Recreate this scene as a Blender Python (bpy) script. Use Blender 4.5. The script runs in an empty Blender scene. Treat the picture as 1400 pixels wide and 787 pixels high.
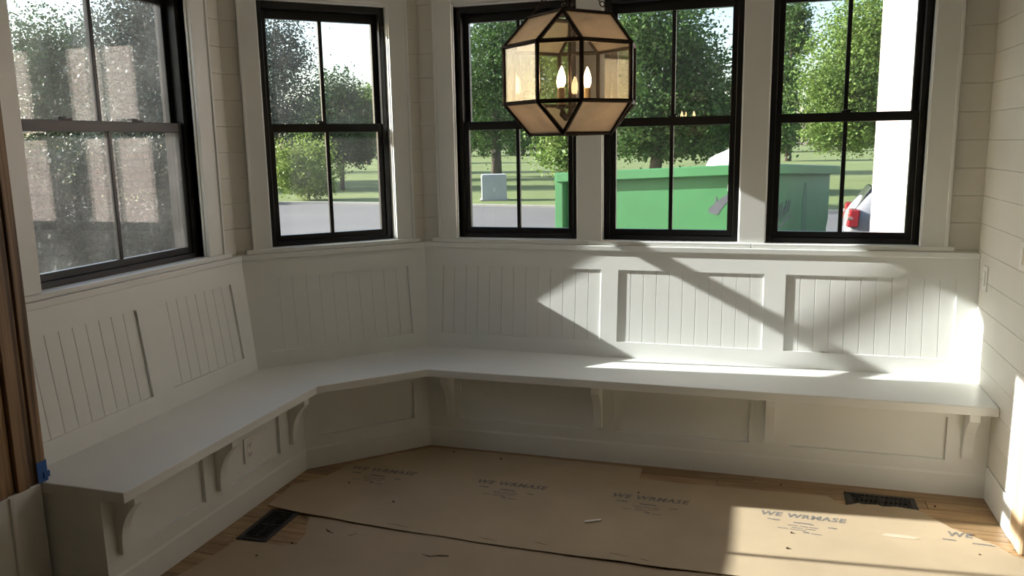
import bpy, bmesh, math, random
import numpy as np
from mathutils import Vector, Matrix, Quaternion
random.seed(7); np.random.seed(7)
scn = bpy.context.scene
COL = scn.collection
PI = math.pi

# ------------------------------------------------------------------ camera
FPX = 1110.32
cam_d = bpy.data.cameras.new('camera'); cam = bpy.data.objects.new('camera', cam_d); COL.objects.link(cam)
cam_d.sensor_fit = 'HORIZONTAL'; cam_d.sensor_width = 36.0; cam_d.lens = 36.0 * FPX / 1400.0
cam_d.clip_start = 0.05; cam_d.clip_end = 600
yaw, pitch, roll = 0.2974, -0.1758, -0.0176
fwd = Vector((-math.sin(yaw) * math.cos(pitch), math.cos(yaw) * math.cos(pitch), math.sin(pitch)))
rgt = Vector((math.cos(yaw), math.sin(yaw), 0)); upv = rgt.cross(fwd)
r2 = rgt * math.cos(roll) + upv * math.sin(roll); u2 = -rgt * math.sin(roll) + upv * math.cos(roll)
M = Matrix((r2, u2, -fwd)).transposed().to_4x4(); M.translation = Vector((1.8497, -4.3259, 1.5992))
cam.matrix_world = M
scn.camera = cam

# ------------------------------------------------------------------ exposure, sky, sun
vs = scn.view_settings
scn.display_settings.display_device = 'sRGB'
vs.view_transform = 'Standard'; vs.look = 'None'; vs.gamma = 1.0; vs.use_curve_mapping = False
vs.exposure = 2.1
SUN_DIR = Vector((1.0, 0.0798, -0.435)).normalized()     # late sun from the left, a touch behind the room
SUN_E = 3.8
SKY_K = 0.092
ROOM_W = 0.12
scn.cycles.diffuse_bounces = 8; scn.cycles.transparent_max_bounces = 32
w = bpy.data.worlds.new('sky'); scn.world = w; w.use_nodes = True
nt = w.node_tree; bg = nt.nodes['Background']
sky = nt.nodes.new('ShaderNodeTexSky'); sky.sky_type = 'NISHITA'
sky.sun_disc = False; sky.sun_elevation = math.radians(23.4); sky.sun_rotation = math.radians(265.5)
sky.air_density = 1.0; sky.dust_density = 1.5; sky.ozone_density = 1.0
nt.links.new(sky.outputs[0], bg.inputs[0]); bg.inputs[1].default_value = SKY_K
sd = bpy.data.lights.new('sun', 'SUN'); sd.energy = SUN_E; sd.angle = math.radians(0.55); sd.color = (1.0, 0.985, 0.945)
so = bpy.data.objects.new('sun', sd); COL.objects.link(so); so.location = (-20, -2, 12)
so.rotation_mode = 'QUATERNION'; so.rotation_quaternion = (-SUN_DIR).to_track_quat('Z', 'Y')
# added area lamp behind the camera: interior fill, with no window at its place
ad = bpy.data.lights.new('rear_fill', 'AREA'); ad.shape = 'RECTANGLE'; ad.size = 5.0; ad.size_y = 2.0
ad.energy = ROOM_W; ad.color = (1.0, 0.97, 0.92)
ao = bpy.data.objects.new('rear_fill', ad); COL.objects.link(ao); ao.location = (2.0, -7.8, 1.5)
ao.rotation_euler = (math.radians(90), 0, 0)

# ------------------------------------------------------------------ materials
def nmat(name):
    m = bpy.data.materials.new(name); m.use_nodes = True
    return m, m.node_tree, m.node_tree.nodes['Principled BSDF']
def mat(name, col, rough=0.5, var=0.06, scale=6.0, bump=0.0, bscale=60.0, metal=0.0, spec=None, stretch=None):
    m, t, b = nmat(name)
    tc = t.nodes.new('ShaderNodeTexCoord'); mp = t.nodes.new('ShaderNodeMapping')
    if stretch: mp.inputs['Scale'].default_value = stretch
    t.links.new(tc.outputs['Object'], mp.inputs[0])
    n = t.nodes.new('ShaderNodeTexNoise'); n.inputs['Scale'].default_value = scale; n.inputs['Detail'].default_value = 4
    t.links.new(mp.outputs[0], n.inputs[0])
    r = t.nodes.new('ShaderNodeValToRGB'); e = r.color_ramp.elements
    e[0].position = .3; e[1].position = .7
    e[0].color = [max(0, c * (1 - var)) for c in col] + [1]; e[1].color = [min(1, c * (1 + var)) for c in col] + [1]
    t.links.new(n.outputs[0], r.inputs[0]); t.links.new(r.outputs[0], b.inputs['Base Color'])
    b.inputs['Roughness'].default_value = rough; b.inputs['Metallic'].default_value = metal
    if spec is not None: b.inputs['Specular IOR Level'].default_value = spec
    if bump:
        n2 = t.nodes.new('ShaderNodeTexNoise'); n2.inputs['Scale'].default_value = bscale; n2.inputs['Detail'].default_value = 3
        t.links.new(mp.outputs[0], n2.inputs[0])
        bp = t.nodes.new('ShaderNodeBump'); bp.inputs['Strength'].default_value = bump; bp.inputs['Distance'].default_value = .01
        t.links.new(n2.outputs[0], bp.inputs['Height']); t.links.new(bp.outputs[0], b.inputs['Normal'])
    return m
def wood(name, c1, c2, rough=.5, scale=(1, 1, 1), bump=.1, freq=1.0):
    m, t, b = nmat(name)
    tc = t.nodes.new('ShaderNodeTexCoord'); mp = t.nodes.new('ShaderNodeMapping'); mp.inputs['Scale'].default_value = scale
    oi = t.nodes.new('ShaderNodeObjectInfo'); ad_ = t.nodes.new('ShaderNodeVectorMath'); ad_.operation = 'ADD'
    ml = t.nodes.new('ShaderNodeMath'); ml.operation = 'MULTIPLY'; ml.inputs[1].default_value = 37.0
    t.links.new(oi.outputs['Random'], ml.inputs[0])
    t.links.new(tc.outputs['Object'], mp.inputs[0]); t.links.new(mp.outputs[0], ad_.inputs[0]); t.links.new(ml.outputs[0], ad_.inputs[1])
    n = t.nodes.new('ShaderNodeTexNoise'); n.inputs['Scale'].default_value = 3 * freq; n.inputs['Detail'].default_value = 6; n.inputs['Distortion'].default_value = .6
    t.links.new(ad_.outputs[0], n.inputs[0])
    r = t.nodes.new('ShaderNodeValToRGB'); e = r.color_ramp.elements
    e[0].position = .36; e[1].position = .66; e[0].color = list(c1) + [1]; e[1].color = list(c2) + [1]
    t.links.new(n.outputs[0], r.inputs[0])
    hs = t.nodes.new('ShaderNodeHueSaturation'); mr = t.nodes.new('ShaderNodeMapRange')
    mr.inputs['To Min'].default_value = .75; mr.inputs['To Max'].default_value = 1.2
    t.links.new(oi.outputs['Random'], mr.inputs[0]); t.links.new(mr.outputs[0], hs.inputs['Value']); t.links.new(r.outputs[0], hs.inputs['Color'])
    t.links.new(hs.outputs[0], b.inputs['Base Color']); b.inputs['Roughness'].default_value = rough
    bp = t.nodes.new('ShaderNodeBump'); bp.inputs['Strength'].default_value = bump; bp.inputs['Distance'].default_value = .004
    t.links.new(n.outputs[0], bp.inputs['Height']); t.links.new(bp.outputs[0], b.inputs['Normal'])
    return m
def glass(name, tint=(.97, .98, .97), dust=.02, dustcol=(.8, .8, .78), spots=.0, refl=1.0, rough=0.0):
    m = bpy.data.materials.new(name); m.use_nodes = True; t = m.node_tree; t.nodes.clear()
    out = t.nodes.new('ShaderNodeOutputMaterial')
    tr = t.nodes.new('ShaderNodeBsdfTransparent'); tr.inputs[0].default_value = list(tint) + [1]
    gl = t.nodes.new('ShaderNodeBsdfGlossy'); gl.inputs['Roughness'].default_value = rough; gl.inputs[0].default_value = (1, 1, 1, 1)
    fr = t.nodes.new('ShaderNodeFresnel'); fr.inputs[0].default_value = 1.5
    # the same Fresnel weight from either side
    lw = t.nodes.new('ShaderNodeLayerWeight'); lw.inputs[0].default_value = .2
    geo = t.nodes.new('ShaderNodeNewGeometry')
    mx = t.nodes.new('ShaderNodeMixShader')
    dt = t.nodes.new('ShaderNodeVectorMath'); dt.operation = 'DOT_PRODUCT'
    t.links.new(geo.outputs['Incoming'], dt.inputs[0]); t.links.new(geo.outputs['Normal'], dt.inputs[1])
    ab = t.nodes.new('ShaderNodeMath'); ab.operation = 'ABSOLUTE'; t.links.new(dt.outputs['Value'], ab.inputs[0])
    om = t.nodes.new('ShaderNodeMath'); om.operation = 'SUBTRACT'; om.inputs[0].default_value = 1; t.links.new(ab.outputs[0], om.inputs[1])
    pw = t.nodes.new('ShaderNodeMath'); pw.operation = 'POWER'; pw.inputs[1].default_value = 5; t.links.new(om.outputs[0], pw.inputs[0])
    mr = t.nodes.new('ShaderNodeMapRange'); mr.inputs['To Min'].default_value = .04 * refl; mr.inputs['To Max'].default_value = 1
    t.links.new(pw.outputs[0], mr.inputs[0])
    t.links.new(mr.outputs[0], mx.inputs[0]); t.links.new(tr.outputs[0], mx.inputs[1]); t.links.new(gl.outputs[0], mx.inputs[2])
    df = t.nodes.new('ShaderNodeBsdfDiffuse'); df.inputs[0].default_value = list(dustcol) + [1]
    tl = t.nodes.new('ShaderNodeBsdfTranslucent'); tl.inputs[0].default_value = list(dustcol) + [1]
    a2 = t.nodes.new('ShaderNodeMixShader'); a2.inputs[0].default_value = .5
    t.links.new(df.outputs[0], a2.inputs[1]); t.links.new(tl.outputs[0], a2.inputs[2])
    tc = t.nodes.new('ShaderNodeTexCoord')
    n = t.nodes.new('ShaderNodeTexNoise'); n.inputs['Scale'].default_value = 5; n.inputs['Detail'].default_value = 5
    t.links.new(tc.outputs['Object'], n.inputs[0])
    m2 = t.nodes.new('ShaderNodeMapRange'); m2.inputs['From Min'].default_value = .3; m2.inputs['From Max'].default_value = .75
    m2.inputs['To Min'].default_value = dust * .6; m2.inputs['To Max'].default_value = dust * 1.4
    t.links.new(n.outputs[0], m2.inputs[0])
    fac = m2.outputs[0]
    if spots:
        n3 = t.nodes.new('ShaderNodeTexNoise'); n3.inputs['Scale'].default_value = 42; n3.inputs['Detail'].default_value = 2
        mpz = t.nodes.new('ShaderNodeMapping'); mpz.inputs['Scale'].default_value = (1, 1, .5)
        t.links.new(tc.outputs['Object'], mpz.inputs[0]); t.links.new(mpz.outputs[0], n3.inputs[0])
        m3 = t.nodes.new('ShaderNodeMapRange'); m3.inputs['From Min'].default_value = .67; m3.inputs['From Max'].default_value = .76
        m3.inputs['To Min'].default_value = 0; m3.inputs['To Max'].default_value = spots
        t.links.new(n3.outputs[0], m3.inputs[0])
        sm = t.nodes.new('ShaderNodeMath'); sm.operation = 'ADD'; t.links.new(fac, sm.inputs[0]); t.links.new(m3.outputs[0], sm.inputs[1]); fac = sm.outputs[0]
    m4 = t.nodes.new('ShaderNodeMixShader')
    t.links.new(fac, m4.inputs[0]); t.links.new(mx.outputs[0], m4.inputs[1]); t.links.new(a2.outputs[0], m4.inputs[2])
    t.links.new(m4.outputs[0], out.inputs[0])
    return m
def emis(name, col, k):
    m, t, b = nmat(name)
    b.inputs['Base Color'].default_value = list(col) + [1]; b.inputs['Emission Color'].default_value = list(col) + [1]
    b.inputs['Emission Strength'].default_value = k
    return m
def leafmat(name, c1, c2, trans=.35):
    m, t, b = nmat(name); out = t.nodes['Material Output']
    tc = t.nodes.new('ShaderNodeTexCoord')
    n = t.nodes.new('ShaderNodeTexNoise'); n.inputs['Scale'].default_value = .9; n.inputs['Detail'].default_value = 3
    n2 = t.nodes.new('ShaderNodeTexNoise'); n2.inputs['Scale'].default_value = 9
    t.links.new(tc.outputs['Object'], n.inputs[0]); t.links.new(tc.outputs['Object'], n2.inputs[0])
    mu = t.nodes.new('ShaderNodeMath'); mu.operation = 'ADD'; t.links.new(n.outputs[0], mu.inputs[0]); t.links.new(n2.outputs[0], mu.inputs[1])
    r = t.nodes.new('ShaderNodeValToRGB'); e = r.color_ramp.elements
    mr = t.nodes.new('ShaderNodeMapRange'); mr.inputs['From Min'].default_value = .65; mr.inputs['From Max'].default_value = 1.35
    t.links.new(mu.outputs[0], mr.inputs[0]); t.links.new(mr.outputs[0], r.inputs[0])
    e[0].color = list(c1) + [1]; e[1].color = list(c2) + [1]
    t.links.new(r.outputs[0], b.inputs['Base Color']); b.inputs['Roughness'].default_value = .5
    b.inputs['Specular IOR Level'].default_value = .2
    tl = t.nodes.new('ShaderNodeBsdfTranslucent'); t.links.new(r.outputs[0], tl.inputs[0])
    mx = t.nodes.new('ShaderNodeMixShader'); mx.inputs[0].default_value = trans
    t.links.new(b.outputs[0], mx.inputs[1]); t.links.new(tl.outputs[0], mx.inputs[2]); t.links.new(mx.outputs[0], out.inputs[0])
    return m

WHITE = mat('white_paint', (.83, .85, .83), .38, .02, 4, .03, 40)
WALLP = mat('shiplap_paint', (.73, .72, .66), .5, .03, 4, .04, 40)
CEIL = mat('ceiling_paint', (.78, .76, .72), .7, .02)
BLACK = mat('black_frame', (.012, .012, .012), .35, .1, 8)
PLATE = mat('white_plastic', (.83, .83, .81), .3, .01)
SLOT = mat('dark_slot', (.03, .03, .03), .6, .1)
FLOORW = wood('oak_plank', (.27, .165, .08), (.40, .27, .14), .42, (1.2, 14, 1), .05)
SUBF = mat('floor_base', (.40, .27, .15), .6, .1, 4)
CARD = mat('kraft_board', (.42, .335, .225), .75, .07, 3, .05, 90)
INK = mat('blue_black_print', (.165, .155, .145), .8, .25, 60)
PAPER = mat('white_scrap', (.8, .78, .72), .7, .05)
TEAR = mat('torn_dark', (.09, .055, .03), .9, .2, 30)
STAIN = wood('stained_board', (.10, .052, .022), (.46, .29, .15), .5, (14, 14, .35), .15)
POSTW = wood('pale_maple', (.60, .43, .26), (.72, .54, .35), .5, (10, 10, .5), .05)
TAPE = mat('blue_tape', (.02, .10, .38), .55, .1, 20)
CLEAR = mat('clear_film', (.62, .50, .38), .12, .03)
REG = mat('bronze_metal', (.022, .020, .018), .4, .2, 30, metal=.4)
BRONZE = mat('lamp_bronze', (.035, .022, .014), .45, .4, 30, .2, 80, metal=.5)
CANDLE = mat('candle_sleeve', (.75, .58, .36), .5, .05)
BULB = emis('lit_bulb', (1.0, .70, .36), 6.5)
GL_L = glass('dusty_glass', dust=.020, spots=.08)
GL_D = glass('window_glass_dusty', dust=.016, spots=.04)
GL_B = glass('window_glass', dust=.015, spots=.01)
GL_LAMP = glass('lamp_glass', (.90, .88, .85), dust=.032, dustcol=(.8, .75, .69), spots=.07)
GL_FROST = glass('lamp_antique_glass', (.88, .84, .80), dust=.55, dustcol=(.78, .71, .64), spots=.1)
ASPH = mat('asphalt', (.120, .114, .111), .9, .10, .35, .2, 30)
CURB = mat('curb_concrete', (.30, .29, .25), .85, .08, 5)
CONC = mat('pale_concrete', (.36, .37, .37), .85, .06, 3)
GREEN = mat('dumpster_green', (.034, .158, .050), .45, .12, 2.5, .05, 12)
RUST = mat('dumpster_wear', (.12, .15, .12), .8, .3, 12)
LOGO = mat('dumpster_logo', (.06, .065, .075), .6, .2, 10)
CARP = mat('silver_car_paint', (.26, .26, .275), .3, .02, 4, metal=.2)
CARG = mat('car_glass', (.02, .023, .027), .06, .1)
TIRE = mat('tyre_rubber', (.02, .02, .02), .8, .2)
RIM = mat('wheel_alloy', (.5, .5, .52), .3, .05, metal=.8)
TAIL = mat('red_lens', (.22, .008, .016), .15, .1)
TAILW = mat('clear_lens', (.35, .25, .22), .15, .05)
PLASTW = mat('white_plastic_sheet', (.85, .85, .84), .45, .05, 5, .3, 8)
BARK = mat('bark', (.095, .075, .058), .95, .3, 8, .8, 14, stretch=(1, 1, .3))
def grassmat():
    m, t, b = nmat('mown_grass')
    tc = t.nodes.new('ShaderNodeTexCoord')
    n = t.nodes.new('ShaderNodeTexNoise'); n.inputs['Scale'].default_value = .12; n.inputs['Detail'].default_value = 6
    n2 = t.nodes.new('ShaderNodeTexNoise'); n2.inputs['Scale'].default_value = 3.0; n2.inputs['Detail'].default_value = 4
    for q in (n, n2): t.links.new(tc.outputs['Object'], q.inputs[0])
    mu = t.nodes.new('ShaderNodeMath'); mu.operation = 'ADD'; t.links.new(n.outputs[0], mu.inputs[0]); t.links.new(n2.outputs[0], mu.inputs[1])
    mr = t.nodes.new('ShaderNodeMapRange'); mr.inputs['From Min'].default_value = .7; mr.inputs['From Max'].default_value = 1.3
    r = t.nodes.new('ShaderNodeValToRGB'); e = r.color_ramp.elements
    e[0].color = (.135, .175, .065, 1); e[1].color = (.205, .235, .105, 1)
    t.links.new(mu.outputs[0], mr.inputs[0]); t.links.new(mr.outputs[0], r.inputs[0]); t.links.new(r.outputs[0], b.inputs['Base Color'])
    b.inputs['Roughness'].default_value = .9; b.inputs['Specular IOR Level'].default_value = .1
    return m
GRASS = grassmat()
def brickmat():
    m, t, b = nmat('pale_brick')
    tc = t.nodes.new('ShaderNodeTexCoord'); mp = t.nodes.new('ShaderNodeMapping')
    mp.inputs['Rotation'].default_value = (PI / 2, 0, PI / 2)
    sep = t.nodes.new('ShaderNodeSeparateXYZ'); cmb = t.nodes.new('ShaderNodeCombineXYZ')
    t.links.new(tc.outputs['Object'], sep.inputs[0]); t.links.new(sep.outputs['Y'], cmb.inputs['X']); t.links.new(sep.outputs['Z'], cmb.inputs['Y'])
    br = t.nodes.new('ShaderNodeTexBrick'); br.inputs['Scale'].default_value = 1
    br.inputs['Brick Width'].default_value = .22; br.inputs['Row Height'].default_value = .075; br.inputs['Mortar Size'].default_value = .008
    br.inputs['Color1'].default_value = (.66, .52, .48, 1); br.inputs['Color2'].default_value = (.74, .62, .58, 1); br.inputs['Mortar'].default_value = (.55, .48, .45, 1)
    t.links.new(cmb.outputs[0], br.inputs[0]); t.links.new(br.outputs[0], b.inputs['Base Color']); b.inputs['Roughness'].default_value = .85
    return m
BRICK = brickmat()
LF_DARK = leafmat('leaf_dark', (.018, .045, .018), (.06, .11, .035))
LF_PINE = leafmat('needle_blue_green', (.04, .055, .05), (.10, .125, .10), .25)
LF_HEDGE = leafmat('leaf_hedge', (.010, .022, .013), (.03, .05, .026), .2)
LF_MID = leafmat('leaf_mid', (.028, .075, .022), (.11, .19, .045))
LF_LIGHT = leafmat('leaf_light', (.08, .16, .03), (.24, .32, .08))
LF_YEL = leafmat('leaf_yellow_green', (.09, .16, .03), (.30, .36, .09))

# ------------------------------------------------------------------ helpers
def link(o, parent=None):
    COL.objects.link(o)
    if parent is not None: o.parent = parent
    return o
def tag(o, label=None, cat=None, group=None, kind=None):
    if label: o['label'] = label
    if cat: o['category'] = cat
    if group: o['group'] = group
    if kind: o['kind'] = kind
    return o
def empty(name, loc=(0, 0, 0), label=None, cat=None, group=None, kind=None, rz=0):
    o = bpy.data.objects.new(name, None); o.empty_display_size = .1; o.location = loc; o.rotation_euler = (0, 0, rz)
    link(o); return tag(o, label, cat, group, kind)
class MB:
    """collects geometry, then links it as one mesh object"""
    def __init__(s): s.v = []; s.f = []; s.m = []
    def add(s, vs_, fs, mi=0):
        b = len(s.v); s.v += [tuple(v) for v in vs_]; s.f += [tuple(i + b for i in f) for f in fs]; s.m += [mi] * len(fs)
    def hexa(s, p, mi=0):   # p: 8 points, bottom ring 0-3, top ring 4-7
        s.add(p, [(0, 3, 2, 1), (4, 5, 6, 7), (0, 1, 5, 4), (1, 2, 6, 5), (2, 3, 7, 6), (3, 0, 4, 7)], mi)
    def box(s, x0, x1, y0, y1, z0, z1, mi=0):
        s.hexa([(x0, y0, z0), (x1, y0, z0), (x1, y1, z0), (x0, y1, z0), (x0, y0, z1), (x1, y0, z1), (x1, y1, z1), (x0, y1, z1)], mi)
    def fbox(s, F, s0, s1, d0, d1, z0, z1, mi=0):   # box in a wall frame
        q = [(s0, d0), (s1, d0), (s1, d1), (s0, d1)]
        s.hexa([F(a, b, z0) for a, b in q] + [F(a, b, z1) for a, b in q], mi)
    def prism(s, pts, z0, z1, mi=0):
        n = len(pts); s.add([(x, y, z0) for x, y in pts] + [(x, y, z1) for x, y in pts],
            [tuple(range(n - 1, -1, -1)), tuple(range(n, 2 * n))] + [(i, (i + 1) % n, n + (i + 1) % n, n + i) for i in range(n)], mi)
    def loft(s, rings, mi=0, cap=True):
        n = len(rings[0]); b = len(s.v)
        for r in rings: s.v += [tuple(p) for p in r]
        for k in range(len(rings) - 1):
            for i in range(n):
                j = (i + 1) % n; s.f.append((b + k * n + i, b + k * n + j, b + (k + 1) * n + j, b + (k + 1) * n + i)); s.m.append(mi)
        if cap:
            s.f.append(tuple(b + i for i in range(n - 1, -1, -1))); s.m.append(mi)
            s.f.append(tuple(b + (len(rings) - 1) * n + i for i in range(n))); s.m.append(mi)
    def tube(s, pts, rad, n=8, mi=0):
        pts = [Vector(p) for p in pts]
        rads = rad if isinstance(rad, (list, tuple)) else [rad] * len(pts)
        rings = []; ref = None
        for i, p in enumerate(pts):
            d = (pts[min(i + 1, len(pts) - 1)] - pts[max(i - 1, 0)]).normalized()
            if ref is None: ref = Vector((0, 0, 1)) if abs(d.z) < .9 else Vector((1, 0, 0))
            a = d.cross(ref).normalized(); c = d.cross(a).normalized(); ref = -a.cross(d).normalized() if False else ref
            rings.append([p + (a * math.cos(2 * PI * k / n) + c * math.sin(2 * PI * k / n)) * rads[i] for k in range(n)])
        s.loft(rings, mi)
    def lathe(s, prof, c=(0, 0, 0), n=16, mi=0):
        s.loft([[(c[0] + r * math.cos(2 * PI * k / n), c[1] + r * math.sin(2 * PI * k / n), c[2] + z) for k in range(n)] for r, z in prof], mi)
    def bar(s, a, b, w_, h_, mi=0, upref=(0, 0, 1)):
        a = Vector(a); b = Vector(b); d = (b - a).normalized(); u = Vector(upref)
        if abs(d.dot(u)) > .95: u = Vector((1, 0, 0))
        x = d.cross(u).normalized() * w_ / 2; y = x.cross(d).normalized() * h_ / 2
        s.hexa([a - x - y, a + x - y, b + x - y, b - x - y, a - x + y, a + x + y, b + x + y, b - x + y], mi)
    def build(s, name, mats, parent=None, bevel=0, smooth=False, seg=1, loc=None):
        me = bpy.data.meshes.new(name); vs_ = s.v
        if loc is not None: vs_ = [(x - loc[0], y - loc[1], z - loc[2]) for x, y, z in vs_]
        me.from_pydata(vs_, [], s.f)
        if not isinstance(mats, (list, tuple)): mats = [mats]
        for m in mats: me.materials.append(m)
        if len(mats) > 1: me.polygons.foreach_set('material_index', s.m)
        bm = bmesh.new(); bm.from_mesh(me); bmesh.ops.recalc_face_normals(bm, faces=bm.faces)
        bm.to_mesh(me); bm.free()
        if smooth: me.polygons.foreach_set('use_smooth', [True] * len(me.polygons))
        o = bpy.data.objects.new(name, me)
        if loc is not None: o.location = loc
        link(o, parent)
        if bevel:
            b = o.modifiers.new('bevel', 'BEVEL'); b.width = bevel; b.segments = seg; b.limit_method = 'ANGLE'; b.angle_limit = .6
        return o
def cp(o, parent, mat_world=None):
    c = o.copy(); link(c, parent); return c

# ------------------------------------------------------------------ room frame
ANG = 0.7774; SA, CA, TA = math.sin(ANG), math.cos(ANG), math.tan(ANG / 2)
LD = 1.0472; XR = 2.8572; DS, DB = .5652, .4556
BX, BY = -CA * LD, -SA * LD
def F_back(s, d, z): return (s, -d, z)
def F_diag(s, d, z): return (-CA * s + SA * d, -SA * s - CA * d, z)
def F_left(s, d, z): return (BX + d, BY - s, z)
def F_right(s, d, z): return (XR - d, -s, z)
def c_bd(d): return (d * TA, -d)                     # corner back/diagonal at offset d
TL = math.tan((PI / 2 - ANG) / 2)
def c_dl(d):                                         # corner diagonal/left at offset d
    x = BX + d; y = (d - SA * x) / (-CA); return (x, y)
Y_END = -2.237
S_END = BY - Y_END
CEIL_Z = 2.75; ZB, ZT = 1.0767, 2.340

# ------------------------------------------------------------------ structure: floor, ceiling, walls
f = MB(); f.box(-4.2, 7, -8.4, .16, -.10, -.014)
floor = f.build('floor', SUBF); tag(floor, kind='structure')
ph = .083
y = -.30; row = 0
proto = {}
while y > -2.6:
    x = -.75 - random.random() * 1.0
    while x < 3.6:
        L = random.choice((.9, 1.2, 1.5, 1.8))
        if L not in proto:
            p = MB(); e = .0012
            p.hexa([(0, 0, -.014), (L - .001, 0, -.014), (L - .001, ph - .0006, -.014), (0, ph - .0006, -.014), (e, e, 0), (L - .001 - e, e, 0), (L - .001 - e, ph - .0006 - e, 0), (e, ph - .0006 - e, 0)])
            o = p.build('plank', FLOORW, floor); proto[L] = o; o.location = (x, y - ph, 0)
        else:
            o = cp(proto[L], floor); o.location = (x, y - ph, 0)
        x += L
    y -= ph; row += 1
c = MB(); c.prism([(-4.2, -8.4), (7, -8.4), (7, .16), (-.02, .16), (BX - .15, BY + .05), (BX - .15, -3.36), (-4.2, -3.36)], CEIL_Z, CEIL_Z + .25); tag(c.build('ceiling', CEIL), kind='structure')

WT = .16
def wall(name, F, s0, s1, holes, z1=CEIL_Z, z0=-.10, material=WALLP, thick=WT, back=0.012):
    m = MB(); xs = s0
    for (a, b) in holes:
        m.fbox(F, xs, a, -thick, -back, z0, z1)
        m.fbox(F, a, b, -thick, -back, z0, ZB - .012); m.fbox(F, a, b, -thick, -back, ZT + .004, z1); xs = b
    m.fbox(F, xs, s1, -thick, -back, z0, z1)
    return tag(m.build(name, material), kind='structure')
W3 = (.2118, .8979); W4 = (1.0447, 1.7458); W5 = (1.8832, 2.5961); W2 = (.177, .8609); W1 = (.2409, 1.219)
w_back = wall('wall_back', F_back, -.02, XR + .10, [W3, W4, W5])
w_diag = wall('wall_diagonal', F_diag, -.03, LD + .03, [W2])
w_left = wall('wall_left', F_left, -.02, 2.60, [W1])
w_right = wall('wall_right', F_right, -.16, .845, [], thick=.11)
JN = [.154 + .1295 * k for k in range(21)]
def boards(parent, F, s0, s1, zlo, zhi, name='board'):
    zs = [zlo] + [z for z in JN if zlo + .02 < z < zhi - .02] + [zhi]
    for a, b in zip(zs[:-1], zs[1:]):
        m = MB(); e = .0018; t = .012
        q = [(s0, -t), (s1, -t), (s1, 0), (s0, 0)]
        pts = [F(s0, -t, a + .0005), F(s1, -t, a + .0005), F(s1, -e, a + .0005), F(s0, -e, a + .0005), F(s0, -t, b - .0005), F(s1, -t, b - .0005), F(s1, -e, b - .0005), F(s0, -e, b - .0005)]
        m.add(pts + [F(s0, 0, a + e), F(s1, 0, a + e), F(s1, 0, b - e), F(s0, 0, b - e)],
              [(0, 1, 5, 4), (0, 1, 2, 3), (4, 5, 6, 7), (3, 2, 9, 8), (7, 6, 10, 11), (8, 9, 10, 11), (0, 3, 8, 11, 7, 4), (1, 2, 9, 10, 6, 5)])
        m.build(name, WALLP, parent)
boards(w_back, F_back, .0, .10, .9, CEIL_Z); boards(w_back, F_back, 2.715, XR, .9, CEIL_Z)
boards(w_back, F_back, .10, 2.715, 2.452, CEIL_Z)
boards(w_diag, F_diag, .0, .07, .9, CEIL_Z); boards(w_diag, F_diag, .955, LD, .9, CEIL_Z)
boards(w_diag, F_diag, .07, .955, 2.452, CEIL_Z)
boards(w_left, F_left, .0, .125, .9, CEIL_Z); boards(w_left, F_left, 1.31, 2.6, .0, CEIL_Z)
boards(w_right, F_right, 0, .845, .154, CEIL_Z); boards(w_right, F_right, 0, DB + .001, .02, .154)
m = MB(); m.fbox(F_right, DB + .001, .845, -.011, .006, 0, .150); tag(m.build('baseboard_right', WHITE, bevel=.003), kind='structure')
# the large room behind
m = MB(); m.box(-4.2, -.9, -3.5, -3.34, -.1, CEIL_Z); m.box(-4.2, -4.05, -8.4, -3.4, -.1, CEIL_Z); m.box(-.9, BX - .012, -3.5, BY - 2.6, -.1, CEIL_Z)
tag(m.build('wall_far_left', WALLP), kind='structure')
m = MB(); m.box(-4.2, 7, -8.4, -8.25, -.1, CEIL_Z); tag(m.build('wall_rear', WALLP), kind='structure')
m = MB(); m.box(6.85, 7, -8.4, .16, -.1, CEIL_Z); m.box(XR + .1, 7, .0, .16, -.1, CEIL_Z); tag(m.build('wall_far_right', WALLP), kind='structure')

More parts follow.
